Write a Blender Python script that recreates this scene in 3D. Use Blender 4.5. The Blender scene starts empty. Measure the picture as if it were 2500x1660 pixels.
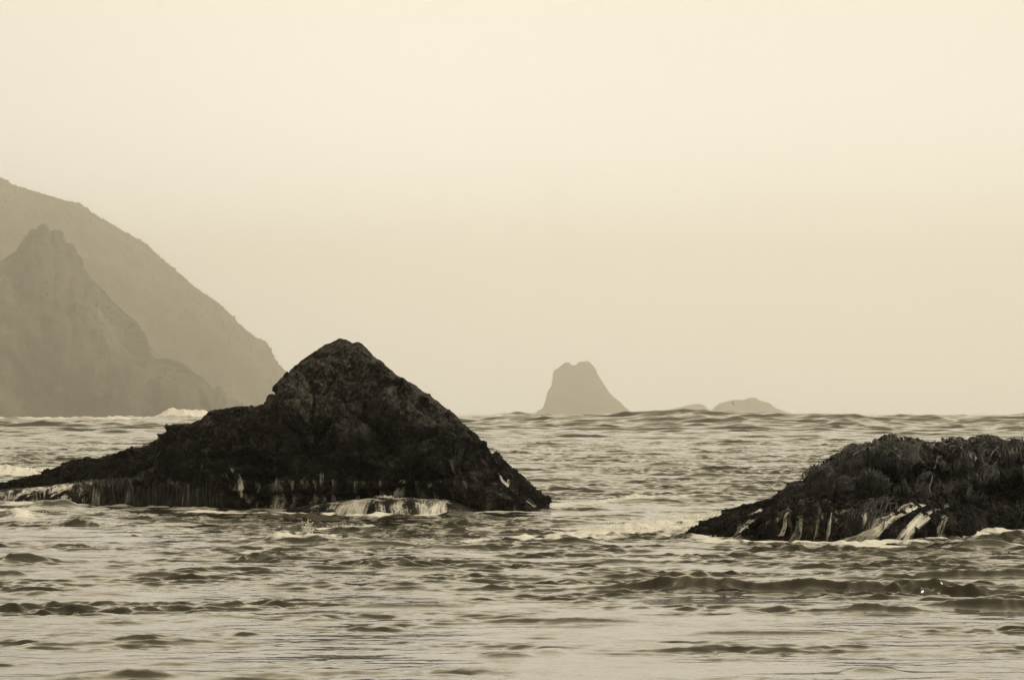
import bpy, math
import numpy as np
from math import radians as R

# ------------------------------------------------------------------ camera, world, sun, exposure
S = bpy.context.scene
C = S.collection
FPX = 2500 / (2 * math.tan(R(8)))          # focal length in photo pixels
CH = 2.6                                   # eye height
HY = 1010.0                                # horizon row of the photo
cam_d = bpy.data.cameras.new('camera'); cam = bpy.data.objects.new('camera', cam_d); C.objects.link(cam)
cam_d.sensor_width = 36; cam_d.lens = 36 / (2 * math.tan(R(8)))
cam_d.clip_start = 0.5; cam_d.clip_end = 40000
cam.location = (0, 0, CH); cam.rotation_euler = (R(90), 0, 0)
cam_d.shift_y = (HY - 830) / 2500
S.camera = cam

SUN_EL, SUN_AZ = R(46), R(78)              # azimuth clockwise from +Y (the view direction)
SKY_TOP = (1.0, 0.955, 0.87)
w = bpy.data.worlds.new('World'); S.world = w; w.use_nodes = True
nt = w.node_tree; N = nt.nodes; L = nt.links; N.clear()
out = N.new('ShaderNodeOutputWorld'); bg = N.new('ShaderNodeBackground'); L.new(bg.outputs[0], out.inputs[0])
sky = N.new('ShaderNodeTexSky'); sky.sky_type = 'NISHITA'; sky.sun_disc = False
sky.sun_elevation = SUN_EL; sky.sun_rotation = SUN_AZ; sky.dust_density = 6; sky.air_density = 1.5
bw = N.new('ShaderNodeRGBToBW'); L.new(sky.outputs[0], bw.inputs[0])
tc = N.new('ShaderNodeTexCoord')
def vm(op, a, b=None):
    n = N.new('ShaderNodeVectorMath'); n.operation = op
    L.new(a, n.inputs[0])
    if b is not None:
        if isinstance(b, tuple): n.inputs[1].default_value = b
        else: L.new(b, n.inputs[1])
    return n
def mt(op, a, b=None, clamp=False):
    n = N.new('ShaderNodeMath'); n.operation = op; n.use_clamp = clamp
    for i, v in enumerate((a, b)):
        if v is None: continue
        if isinstance(v, (int, float)): n.inputs[i].default_value = v
        else: L.new(v, n.inputs[i])
    return n.outputs[0]
gd = (math.sin(R(-2)) * math.cos(R(11)), math.cos(R(-2)) * math.cos(R(11)), math.sin(R(11)))
nrm = vm('NORMALIZE', tc.outputs['Generated'])
dot = vm('DOT_PRODUCT', nrm.outputs[0], gd).outputs['Value']
dotc = mt('MAXIMUM', dot, 0.0)
glow1 = mt('POWER', dotc, 60.0)
glow2 = mt('POWER', dotc, 3.0)
nz = N.new('ShaderNodeTexNoise'); nz.inputs['Scale'].default_value = 5.0; nz.inputs['Detail'].default_value = 2.0
L.new(nrm.outputs[0], nz.inputs['Vector'])
fogn = mt('MULTIPLY', mt('SUBTRACT', nz.outputs[0], 0.5), 1.1)
# fog-bright sky: weak clear-sky term seen through cloud plus the even fog light with the sun's broad glow
fog = mt('ADD', mt('ADD', mt('MULTIPLY', glow1, 1.2), mt('MULTIPLY', glow2, 1.3)), mt('ADD', fogn, 4.9))
sep = N.new('ShaderNodeSeparateXYZ'); L.new(nrm.outputs[0], sep.inputs[0])
mr = N.new('ShaderNodeMapRange'); mr.interpolation_type = 'SMOOTHSTEP'; L.new(sep.outputs['Z'], mr.inputs['Value'])
for k_, v_ in (('From Min', 0.17), ('From Max', 0.50), ('To Min', 1.0), ('To Max', 0.25)): mr.inputs[k_].default_value = v_
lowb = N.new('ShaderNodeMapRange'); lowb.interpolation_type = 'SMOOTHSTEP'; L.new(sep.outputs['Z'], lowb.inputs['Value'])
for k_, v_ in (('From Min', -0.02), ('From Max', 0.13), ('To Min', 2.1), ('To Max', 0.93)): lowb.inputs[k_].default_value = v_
# sky boosted low to offset haze loss, dimmed overhead to darken waves and rocks
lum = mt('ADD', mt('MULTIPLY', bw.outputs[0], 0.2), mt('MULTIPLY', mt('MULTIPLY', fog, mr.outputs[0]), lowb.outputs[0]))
tint = N.new('ShaderNodeVectorMath'); tint.operation = 'SCALE'
hue = N.new('ShaderNodeMix'); hue.data_type = 'RGBA'
hf = N.new('ShaderNodeMapRange'); L.new(sep.outputs['Z'], hf.inputs['Value']); hf.inputs['From Min'].default_value = 0.08; hf.inputs['From Max'].default_value = 0.26
L.new(hf.outputs[0], hue.inputs[0]); hue.inputs[6].default_value = (*SKY_TOP, 1); hue.inputs[7].default_value = (1.0, 0.87, 0.57, 1)
L.new(hue.outputs[2], tint.inputs[0]); L.new(lum, tint.inputs['Scale'])
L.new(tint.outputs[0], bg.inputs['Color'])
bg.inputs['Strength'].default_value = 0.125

sd = bpy.data.lights.new('sun', 'SUN'); sd.energy = 1.1; sd.angle = R(12); sd.color = (1, 0.93, 0.8)
sun = bpy.data.objects.new('sun', sd); C.objects.link(sun)
sun.rotation_euler = (R(90) - SUN_EL, 0, math.pi - SUN_AZ)
sun.rotation_euler = (SUN_EL - R(90), 0, -SUN_AZ)
sun.location = (40, 60, 120)

S.view_settings.view_transform = 'Standard'; S.view_settings.look = 'None'
S.view_settings.gamma = 1; S.view_settings.exposure = 0.54
S.render.engine = 'CYCLES'
S.cycles.use_denoising = True
S.cycles.max_bounces = 12; S.cycles.diffuse_bounces = 2; S.cycles.glossy_bounces = 3
S.cycles.volume_bounces = 12; S.cycles.transparent_max_bounces = 16
S.cycles.caustics_reflective = False

# ------------------------------------------------------------------ helpers
rng = np.random.default_rng(7)

def noise3(p, seed=0):
    """gradient noise, p (n,3) -> (n,) about -1..1"""
    p = np.asarray(p, np.float32)
    i = np.floor(p).astype(np.int64); f = (p - i).astype(np.float32)
    u = f * f * f * (f * (f * 6 - 15) + 10)
    res = 0
    for dx in (0, 1):
        wx = u[:, 0] if dx else 1 - u[:, 0]
        for dy in (0, 1):
            wy = u[:, 1] if dy else 1 - u[:, 1]
            for dz in (0, 1):
                wz = u[:, 2] if dz else 1 - u[:, 2]
                h = ((i[:, 0] + dx) * 73856093) ^ ((i[:, 1] + dy) * 19349663) ^ ((i[:, 2] + dz) * 83492791) ^ (seed * 2654435761)
                h = (h ^ (h >> 13)) * 1274126177 & 0xFFFFFFFF
                h = h ^ (h >> 15)
                gx = ((h & 1023) / 511.5 - 1).astype(np.float32)
                gy = (((h >> 10) & 1023) / 511.5 - 1).astype(np.float32)
                gz = (((h >> 20) & 1023) / 511.5 - 1).astype(np.float32)
                res = res + wx * wy * wz * (gx * (f[:, 0] - dx) + gy * (f[:, 1] - dy) + gz * (f[:, 2] - dz))
    return res * 1.3

def fbm(p, scale, octs=4, seed=0, rough=0.5, ridged=False):
    a, t, q = 1.0, 0, p / scale
    for o in range(octs):
        n = noise3(q, seed + o * 17)
        if ridged: n = 1 - 2 * np.abs(n) * 1.6
        t = t + a * n; a *= rough; q = q * 2.03 + 11.7
    return t

def cells(p, scale, seed=0):
    """distance to nearest jittered cell point (worley), 0..~1"""
    q = p / scale; i = np.floor(q).astype(np.int64); best = np.full(len(q), 9.0, np.float32)
    for dx in (-1, 0, 1):
        for dy in (-1, 0, 1):
            for dz in (-1, 0, 1):
                c = i + np.array([dx, dy, dz])
                h = (c[:, 0] * 73856093) ^ (c[:, 1] * 19349663) ^ (c[:, 2] * 83492791) ^ (seed * 97)
                h = (h ^ (h >> 13)) * 1274126177 & 0xFFFFFFFF; h = h ^ (h >> 15)
                jx = (h & 1023) / 1023.0; jy = ((h >> 10) & 1023) / 1023.0; jz = ((h >> 20) & 1023) / 1023.0
                d = (c[:, 0] + jx - q[:, 0]) ** 2 + (c[:, 1] + jy - q[:, 1]) ** 2 + (c[:, 2] + jz - q[:, 2]) ** 2
                best = np.minimum(best, d)
    return np.sqrt(best)

def facets(p, scale, seed=0):
    """angular blocks: each jittered cell carries its own tilted plane"""
    q = p / scale; i = np.floor(q).astype(np.int64); best = np.full(len(q), 9.0, np.float32); val = np.zeros(len(q), np.float32)
    for dx in (-1, 0, 1):
        for dy in (-1, 0, 1):
            for dz in (-1, 0, 1):
                c = i + np.array([dx, dy, dz])
                h = (c[:, 0] * 73856093) ^ (c[:, 1] * 19349663) ^ (c[:, 2] * 83492791) ^ (seed * 97)
                h = (h ^ (h >> 13)) * 1274126177 & 0xFFFFFFFF; h = h ^ (h >> 15)
                e = [(c[:, k] + ((h >> (10 * k)) & 1023) / 1023.0 - q[:, k]) for k in range(3)]
                d = e[0] ** 2 + e[1] ** 2 + e[2] ** 2
                g2 = (h * 2246822519) & 0xFFFFFFFF; g2 = g2 ^ (g2 >> 13)
                w_ = [((g2 >> (10 * k)) & 1023) / 511.5 - 1 for k in range(3)]
                v_ = e[0] * w_[0] + e[1] * w_[1] + e[2] * w_[2] + .25 * w_[0]
                m_ = d < best; best = np.where(m_, d, best); val = np.where(m_, v_, val)
    return val

def mesh_np(name, verts, faces, material, parent=None, smooth=True, loc=None, attrs=None):
    """verts (n,3); faces (m,k) all the same k"""
    verts = np.asarray(verts, np.float32)
    if parent is not None: verts = verts - np.array(parent.location, np.float32)
    if loc is not None: verts = verts - np.array(loc, np.float32)
    me = bpy.data.meshes.new(name); m, k = faces.shape
    me.vertices.add(len(verts)); me.vertices.foreach_set('co', verts.ravel())
    me.loops.add(m * k); me.loops.foreach_set('vertex_index', faces.astype(np.int32).ravel())
    me.polygons.add(m); me.polygons.foreach_set('loop_start', np.arange(0, m * k, k, dtype=np.int32))
    me.polygons.foreach_set('use_smooth', np.full(m, smooth))
    for an, av in (attrs or {}).items():
        a = me.attributes.new(an, 'FLOAT', 'POINT'); a.data.foreach_set('value', np.asarray(av, np.float32))
    me.materials.append(material); me.update(calc_edges=True)
    o = bpy.data.objects.new(name, me); C.objects.link(o)
    if parent is not None: o.parent = parent
    if loc is not None: o.location = loc
    return o

def grid_faces(nr, nc):
    i = np.arange((nr - 1) * (nc - 1)); r = i // (nc - 1); c = i % (nc - 1); a = r * nc + c
    return np.stack([a, a + 1, a + nc + 1, a + nc], 1)

def tag(o, label=None, cat=None, group=None, kind=None):
    if label: o['label'] = label
    if cat: o['category'] = cat
    if group: o['group'] = group
    if kind: o['kind'] = kind
    return o

def empty(name, loc):
    o = bpy.data.objects.new(name, None); C.objects.link(o); o.location = loc; o.empty_display_size = 0.5
    return o

def depth_of_row(py):                      # distance at which still water shows on photo row py
    return CH * FPX / (np.asarray(py, float) - HY)

# ------------------------------------------------------------------ materials
def mat(name):
    m = bpy.data.materials.new(name); m.use_nodes = True
    nt = m.node_tree; p = nt.nodes['Principled BSDF']
    return m, nt, p

def node(nt, t, **kw):
    n = nt.nodes.new(t)
    for k, v in kw.items():
        if k in n.inputs: n.inputs[k].default_value = v
        else: setattr(n, k, v)
    return n

def ramp(nt, fac, stops):
    r = nt.nodes.new('ShaderNodeValToRGB'); e = r.color_ramp.elements
    while len(e) < len(stops): e.new(0.5)
    for el, (p, c) in zip(e, stops): el.position = p; el.color = (*c, 1)
    nt.links.new(fac, r.inputs[0]); return r.outputs[0]

def rock_material(name, stops, scale, rough=0.75, bump=0.4, fine=18.0, dist=0.05, dry=False):
    m, nt, p = mat(name)
    g = nt.nodes.new('ShaderNodeNewGeometry')
    n1 = node(nt, 'ShaderNodeTexNoise', Scale=scale, Detail=8.0, Roughness=0.72)
    nt.links.new(g.outputs['Position'], n1.inputs['Vector'])
    base = ramp(nt, n1.outputs[0], stops)
    nb_ = node(nt, 'ShaderNodeTexNoise', Scale=.9, Detail=6.0, Roughness=.65); nt.links.new(g.outputs['Position'], nb_.inputs['Vector'])
    if scale < 1: pass
    else:
        dk = nt.nodes.new('ShaderNodeMix'); dk.data_type = 'RGBA'; dk.blend_type = 'MULTIPLY'; dk.inputs[0].default_value = 1.0
        nt.links.new(base, dk.inputs[6]); nt.links.new(ramp(nt, nb_.outputs[0], [(.44, (.12, .12, .12)), (.56, (1.5, 1.5, 1.5))]), dk.inputs[7]); base = dk.outputs[2]
    if dry:
        sp = nt.nodes.new('ShaderNodeSeparateXYZ'); nt.links.new(g.outputs['Position'], sp.inputs[0])
        n3 = node(nt, 'ShaderNodeTexNoise', Scale=1.1, Detail=5.0); nt.links.new(g.outputs['Position'], n3.inputs['Vector'])
        ad = node(nt, 'ShaderNodeMath', operation='MULTIPLY_ADD'); nt.links.new(n3.outputs[0], ad.inputs[0]); ad.inputs[1].default_value = 3.0; nt.links.new(sp.outputs['Z'], ad.inputs[2])
        mr_ = nt.nodes.new('ShaderNodeMapRange'); nt.links.new(ad.outputs[0], mr_.inputs['Value'])
        for k_, v_ in (('From Min', 3.1), ('From Max', 4.8)): mr_.inputs[k_].default_value = v_
        n4 = node(nt, 'ShaderNodeTexNoise', Scale=7.0, Detail=8.0, Roughness=.8); nt.links.new(g.outputs['Position'], n4.inputs['Vector'])
        mx_ = nt.nodes.new('ShaderNodeMix'); mx_.data_type = 'RGBA'; nt.links.new(mr_.outputs[0], mx_.inputs[0]); nt.links.new(base, mx_.inputs[6])
        nt.links.new(ramp(nt, n4.outputs[0], [(.38, (.003, .0026, .002)), (.50, (.016, .0145, .0115)), (.64, (.15, .134, .11))]), mx_.inputs[7]); base = mx_.outputs[2]
    nt.links.new(base, p.inputs['Base Color'])
    n2 = node(nt, 'ShaderNodeTexNoise', Scale=fine, Detail=4.0, Roughness=0.7)
    nt.links.new(g.outputs['Position'], n2.inputs['Vector'])
    b = node(nt, 'ShaderNodeBump', Strength=bump, Distance=dist)
    nt.links.new(n2.outputs[0], b.inputs['Height']); nt.links.new(b.outputs[0], p.inputs['Normal'])
    p.inputs['Roughness'].default_value = rough
    p.inputs['Specular IOR Level'].default_value = 0.12
    return m

M = {}
M['rock'] = rock_material('wet_basalt', [(0.36, (0.0015, 0.0013, 0.001)), (0.50, (0.006, 0.005, 0.004)), (0.60, (0.032, 0.028, 0.022)), (0.70, (0.09, 0.078, 0.060))], 2.2, dry=True)
M['crust'] = rock_material('mussel_crust', [(0.30, (0.002, 0.002, 0.0015)), (0.50, (0.007, 0.006, 0.005)), (0.62, (0.028, 0.024, 0.019)), (0.72, (0.12, 0.104, 0.082))], 3.1, rough=0.7)
M['kelp'] = rock_material('kelp', [(0.3, (0.004, 0.0035, 0.002)), (0.54, (0.009, 0.008, 0.0055)), (0.7, (0.05, 0.043, 0.030))], 3.0, rough=0.42, bump=0.1)
M['kelp'].node_tree.nodes['Principled BSDF'].inputs['Specular IOR Level'].default_value = 0.5
M['headland'] = rock_material('headland_scrub', [(0.3, (0.06, 0.056, 0.042)), (0.5, (0.11, 0.102, 0.078)), (0.68, (0.24, 0.225, 0.18))], 0.009, rough=1, bump=0.6, fine=0.2, dist=3)
M['stack'] = rock_material('far_basalt', [(0.3, (0.04, 0.036, 0.028)), (0.7, (0.10, 0.09, 0.07))], 0.02, rough=1, bump=0.6, fine=0.1, dist=3)

def froth(name, alpha=1.0, col=(0.82, 0.78, 0.68)):
    m, nt, p = mat(name)
    p.inputs['Base Color'].default_value = (*col, 1); p.inputs['Roughness'].default_value = 0.5
    p.inputs['Alpha'].default_value = alpha
    return m
def film(name, strength, col):
    m, nt, p = mat(name); p.inputs['Base Color'].default_value = (*col, 1); p.inputs['Roughness'].default_value = .35
    at_ = []
    for n_ in ('flow', 'su', 'tv'):
        a = nt.nodes.new('ShaderNodeAttribute'); a.attribute_name = n_; at_.append(a.outputs['Fac'])
    def nm(op, a, b, clamp=False):
        n = nt.nodes.new('ShaderNodeMath'); n.operation = op; n.use_clamp = clamp
        for i, v in enumerate((a, b)):
            if isinstance(v, (int, float)): n.inputs[i].default_value = v
            else: nt.links.new(v, n.inputs[i])
        return n.outputs[0]
    tex = []
    for fu, fv in ((24, 1.0), (46, 9), (3.2, .7)):
        c = nt.nodes.new('ShaderNodeCombineXYZ'); nt.links.new(nm('MULTIPLY', at_[1], fu), c.inputs[0]); nt.links.new(nm('MULTIPLY', at_[2], fv), c.inputs[1])
        n = node(nt, 'ShaderNodeTexNoise', Scale=1.0, Detail=3.0); nt.links.new(c.outputs[0], n.inputs['Vector']); tex.append(n.outputs[0])
    v = nm('ADD', nm('MULTIPLY', tex[0], .40), nm('ADD', nm('MULTIPLY', tex[1], .32), nm('SUBTRACT', nm('MULTIPLY', tex[2], .95), .335)))
    th = nm('SUBTRACT', .66, nm('MULTIPLY', at_[0], .30))
    al = nm('MULTIPLY', nm('SUBTRACT', v, th), 4.5, True)
    nt.links.new(nm('MULTIPLY', al, strength), p.inputs['Alpha'])
    b = node(nt, 'ShaderNodeBump', Strength=.6, Distance=.02); nt.links.new(v, b.inputs['Height']); nt.links.new(b.outputs[0], p.inputs['Normal'])
    return m
M['white'] = film('falling_white_water', 0.9, (0.8, 0.76, 0.66))
M['thin'] = film('thin_trickling_water', 0.6, (0.6, 0.57, 0.48))
M['spray'] = froth('spray_drops', 0.9, (0.9, 0.87, 0.78))

# water with foam
m, nt, p = mat('sea_water'); M['water'] = m
p.inputs['Base Color'].default_value = (0.042, 0.037, 0.025, 1); p.inputs['Roughness'].default_value = 0.09
p.inputs['IOR'].default_value = 1.333
g = nt.nodes.new('ShaderNodeNewGeometry')
fa = nt.nodes.new('ShaderNodeAttribute'); fa.attribute_name = 'foam'
nb = node(nt, 'ShaderNodeTexNoise', Scale=5.0, Detail=2.0, Roughness=0.5)
mp = nt.nodes.new('ShaderNodeMapping'); mp.inputs['Scale'].default_value = (1.0, 0.45, 1)
nt.links.new(g.outputs['Position'], mp.inputs['Vector']); nt.links.new(mp.outputs[0], nb.inputs['Vector'])
bp = node(nt, 'ShaderNodeBump', Strength=0.3, Distance=0.03); nt.links.new(nb.outputs[0], bp.inputs['Height'])
nt.links.new(bp.outputs[0], p.inputs['Normal'])
fd = nt.nodes.new('ShaderNodeBsdfPrincipled'); fd.inputs['Base Color'].default_value = (0.90, 0.87, 0.79, 1)
fd.inputs['Roughness'].default_value = 0.8
fnz = node(nt, 'ShaderNodeTexNoise', Scale=7.0, Detail=6.0, Roughness=0.75)
mp2 = nt.nodes.new('ShaderNodeMapping'); mp2.inputs['Scale'].default_value = (0.5, 0.6, 1.4)
nt.links.new(g.outputs['Position'], mp2.inputs['Vector']); nt.links.new(mp2.outputs[0], fnz.inputs['Vector'])
b2 = node(nt, 'ShaderNodeBump', Strength=0.8, Distance=0.05); nt.links.new(fnz.outputs[0], b2.inputs['Height'])
nt.links.new(b2.outputs[0], fd.inputs['Normal'])
def nmath(nt, op, a, b, clamp=False):
    n = nt.nodes.new('ShaderNodeMath'); n.operation = op; n.use_clamp = clamp
    for i, v in enumerate((a, b)):
        if isinstance(v, (int, float)): n.inputs[i].default_value = v
        else: nt.links.new(v, n.inputs[i])
    return n.outputs[0]
# foam cover = clamp((foam*1.25 - noise) * 5)
t = nmath(nt, 'SUBTRACT', nmath(nt, 'MULTIPLY', fa.outputs['Fac'], 1.3), fnz.outputs[0])
t = nmath(nt, 'MULTIPLY', t, 4.0, True)
mx = nt.nodes.new('ShaderNodeMixShader'); nt.links.new(t, mx.inputs[0])
nt.links.new(p.outputs[0], mx.inputs[1]); nt.links.new(fd.outputs[0], mx.inputs[2])
nt.links.new(mx.outputs[0], nt.nodes['Material Output'].inputs['Surface'])

# ------------------------------------------------------------------ rock shells
class Shell:
    """a closed-sided solid: skyline profile, a front foot line, a ridge depth and a back foot; (u, row) grid"""
    def __init__(s, prof, front, dridge, back, nu, nf, nb, ez=0.75, ed=0.75, base=-0.9, feats=(), tents=(), noises=(), seed=1, axis=None, fade=0.12, calm=None):
        pp = np.array(prof, float); ff = np.array(front, float)
        px = np.linspace(pp[0, 0], pp[-1, 0], nu)
        T = np.interp(px, pp[:, 0], pp[:, 1])
        dridge = np.interp(px, *np.array(dridge, float).T) if not np.isscalar(dridge) else np.full(nu, float(dridge))
        X = (px - 1250) / FPX * dridge
        H = CH - (T - HY) / FPX * dridge
        D0 = np.interp(px, ff[:, 0], ff[:, 1])
        th = np.linspace(0, math.pi / 2, 400)
        zz = np.sin(th) ** ez; dd = 1 - np.cos(th) ** ed
        asp = abs(dridge.mean() - D0.mean()) / max(H.mean() - base, 0.1)
        arc = np.concatenate([[0], np.cumsum(np.hypot(np.diff(zz), np.diff(dd) * asp))])
        tf = np.interp(np.linspace(0, arc[-1], nf), arc, th)
        tb = np.linspace(math.pi / 2, math.pi, nb + 1)[1:]
        zf, df = np.sin(tf) ** ez, 1 - np.cos(tf) ** ed
        zb, db = np.sin(tb) ** ez, 1 - np.abs(np.cos(tb)) ** ed
        Z = np.concatenate([base + (H - base)[None] * zf[:, None], base + (H - base)[None] * zb[:, None]])
        Yf = D0[None] + (dridge - D0)[None] * df[:, None]
        bk = np.interp(px, *np.array(back, float).T) if not np.isscalar(back) else np.full(nu, back)
        Yb = (dridge + bk)[None] - bk[None] * db[:, None]
        # fade depth of the end columns so both ends close
        Y = np.concatenate([Yf, Yb])
        ax_ = float((X / dridge)[nu // 2]) if axis is None else axis
        P = np.stack([X[None] + (Y - dridge[None]) * ax_, Y, Z], -1)   # depth axis turned towards the shore
        s.nr, s.nc, s.nf = nf + nb, nu, nf
        n = s.normals(P)
        flat = P.reshape(-1, 3); nn = n.reshape(-1, 3)
        v = np.concatenate([zf, zb])[:, None] * np.ones(nu)[None]
        infront = (np.arange(s.nr) < nf)[:, None] * np.ones(nu)[None]
        qx = 1250 + P[..., 0] / P[..., 1] * FPX; qy = HY - (P[..., 2] - CH) / P[..., 1] * FPX
        disp = np.zeros(Z.shape); rf = 0.15 + 0.85 * np.clip((1 - v) / fade, 0, 1)
        ridge_fade = np.clip((1 - v) / 0.05, 0.0, 1)
        for (cx, cy, rx, ry, h, rot) in feats:
            c_, s_ = math.cos(R(rot)), math.sin(R(rot))
            ax = ((qx - cx) * c_ + (qy - cy) * s_) / rx; ay = (-(qx - cx) * s_ + (qy - cy) * c_) / ry
            r2 = np.clip(1 - ax * ax - ay * ay, 0, None)
            b = h * np.sqrt(r2) if h > 0 else h * np.minimum(1, r2 * 1.6)
            if h > 0: disp = np.maximum(disp, b * infront * ridge_fade)
            else: disp = disp + b * infront * ridge_fade
        for (x0, y0, x1, y1, wl, wr, h) in tents:
            dx, dy = x1 - x0, y1 - y0; ll = math.hypot(dx, dy)
            t = np.clip(((qx - x0) * dx + (qy - y0) * dy) / ll ** 2, 0, 1)
            ex, ey = qx - x0 - t * dx, qy - y0 - t * dy
            side = (ex * dy - ey * dx) > 0
            d = np.hypot(ex, ey) / np.where(side, wl, wr)
            disp = disp + h * np.clip(1 - d, 0, 1) * infront * ridge_fade
        df_ = 0.0; rfl = rf.ravel(); fine = 0.0
        for (kind, sc, amp, sd_) in noises:
            if sc < 0.45: keep, df_ = df_, 0.0
            if kind == 'f': df_ = df_ + amp * fbm(flat, sc, 3, sd_)
            elif kind == 'r': df_ = df_ + amp * (fbm(flat, sc, 3, sd_, ridged=True) - 0.4)
            elif kind == 'c': df_ = df_ + amp * (0.6 - cells(flat, sc, sd_))
            elif kind == 'p': df_ = df_ + amp * facets(flat + .12 * sc * fbm(flat, sc * .5, 2, sd_)[:, None], sc, sd_)
            elif kind == 'e': df_ = df_ - amp * np.clip(1 - np.abs(fbm(flat * np.array([1, 1, .8]), sc, 2, sd_)) / 0.07, 0, 1)
            if sc < 0.45: fine, df_ = fine + df_, keep
        if calm: fine = fine * np.interp(flat[:, 2], calm, [1, .4])
        flat = flat + nn * (df_ * rfl + fine)[:, None] + disp.ravel()[:, None] * np.array([0, -1.0, 0.05])
        s.P = flat.reshape(P.shape); s.N = s.normals(s.P); s.px = px; s.v = v; s.D0 = D0
    @staticmethod
    def normals(P):
        du = np.gradient(P, axis=1); dv = np.gradient(P, axis=0)
        n = np.cross(du, dv); l = np.linalg.norm(n, axis=-1, keepdims=True); n = n / np.maximum(l, 1e-9)
        return n
    def faces(s): return grid_faces(s.nr, s.nc)
    def at(s, u, r, N=False):
        """bilinear sample, u in columns, r in rows"""
        A = s.N if N else s.P
        u = np.clip(u, 0, s.nc - 1.001); r = np.clip(r, 0, s.nr - 1.001)
        i, j = r.astype(int), u.astype(int); a, b = (r - i)[..., None], (u - j)[..., None]
        return A[i, j] * (1 - a) * (1 - b) + A[i, j + 1] * (1 - a) * b + A[i + 1, j] * a * (1 - b) + A[i + 1, j + 1] * a * b
    def row_for(s, u, py):
        """front row whose projected photo row is nearest py, for column indices u"""
        u = np.clip(np.round(u).astype(int), 0, s.nc - 1)
        q = HY - (s.P[:s.nf, :, 2] - CH) / s.P[:s.nf, :, 1] * FPX
        return np.abs(q[:, u] - np.asarray(py)[None]).argmin(0).astype(float)
    def u_of(s, px): return (np.asarray(px, float) - s.px[0]) / (s.px[-1] - s.px[0]) * (s.nc - 1)

OCT_V = np.array([[1, 0, 0], [-1, 0, 0], [0, 1, 0], [0, -1, 0], [0, 0, 1], [0, 0, -1]], float)
OCT_F = np.array([[0, 2, 4], [2, 1, 4], [1, 3, 4], [3, 0, 4], [2, 0, 5], [1, 2, 5], [3, 1, 5], [0, 3, 5]])
def lumps(pos, nrm, size, elong=1.6, flat=0.8):
    """many small angular lumps (shells) merged: pos (n,3) size (n,)"""
    n = len(pos); a = rng.normal(size=(n, 3)); a /= np.linalg.norm(a, axis=1, keepdims=True)
    t1 = np.cross(nrm, a); t1 /= np.maximum(np.linalg.norm(t1, axis=1, keepdims=True), 1e-6); t2 = np.cross(nrm, t1)
    sx = size * rng.uniform(.7, elong, n); sy = size * rng.uniform(.5, 1.0, n); sz = size * rng.uniform(.5, 1.1, n) * flat
    V = pos[:, None] + OCT_V[None, :, 0:1] * (t1 * sx[:, None])[:, None] + OCT_V[None, :, 1:2] * (t2 * sy[:, None])[:, None] + OCT_V[None, :, 2:3] * (nrm * sz[:, None])[:, None]
    V = V + rng.normal(size=V.shape) * (size * .12)[:, None, None]
    F = OCT_F[None] + (np.arange(n) * 6)[:, None, None]
    return V.reshape(-1, 3), F.reshape(-1, 3)

def ribbons(paths, width, twist=0.6, taper=True):
    """paths (n,k,3) -> flat-triangular strands: three-sided thin tubes"""
    n, k, _ = paths.shape
    d = np.gradient(paths, axis=1); d /= np.maximum(np.linalg.norm(d, axis=-1, keepdims=True), 1e-9)
    ref = rng.normal(size=(n, 1, 3)) * .3 + np.array([0, -1.0, 0.3]); ref = np.broadcast_to(ref, paths.shape)
    s1 = np.cross(d, ref); s1 /= np.maximum(np.linalg.norm(s1, axis=-1, keepdims=True), 1e-9); s2 = np.cross(s1, d)
    w = np.broadcast_to(np.asarray(width).reshape(-1, 1), (n, k)).copy()
    if taper: w *= np.interp(np.linspace(0, 1, k), [0, .15, .7, 1], [.5, 1, .9, .2])[None]
    V = []
    for a in (0, 120, 240):
        V.append(paths + s1 * (w * math.cos(R(a)))[..., None] + s2 * (w * 0.45 * math.sin(R(a)))[..., None])
    V = np.stack(V, 2)                         # n,k,3,3
    idx = np.arange(n * k * 3).reshape(n, k, 3)
    F = []
    for a in range(3):
        b = (a + 1) % 3
        F.append(np.stack([idx[:, :-1, a], idx[:, :-1, b], idx[:, 1:, b], idx[:, 1:, a]], -1).reshape(-1, 4))
    return V.reshape(-1, 3), np.concatenate(F)

def flow_strands(sh, u0, r0, length_rows, drift, k=14, off=0.03, wob=6.0, seed=3, lift=0.0):
    """strands running down the surface of a shell; u0,r0 arrays, drift in columns over the length"""
    n = len(u0); t = np.linspace(0, 1, k)[None]
    u = u0[:, None] + drift[:, None] * t ** 1.3
    r = r0[:, None] - length_rows[:, None] * t
    wv = fbm(np.stack([u.ravel() * .02, r.ravel() * .02, np.full(u.size, seed * 1.7)], 1), 1.0, 2, seed).reshape(u.shape)
    u = u + wv * wob * np.minimum(1, t * 3)
    P = sh.at(u, r); Nn = sh.at(u, r, True)
    o = np.broadcast_to(np.asarray(off).reshape(-1, 1) if not np.isscalar(off) else off, u.shape)
    P = P + Nn * (o + lift * np.sin(t * math.pi))[..., None]
    return P

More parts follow.
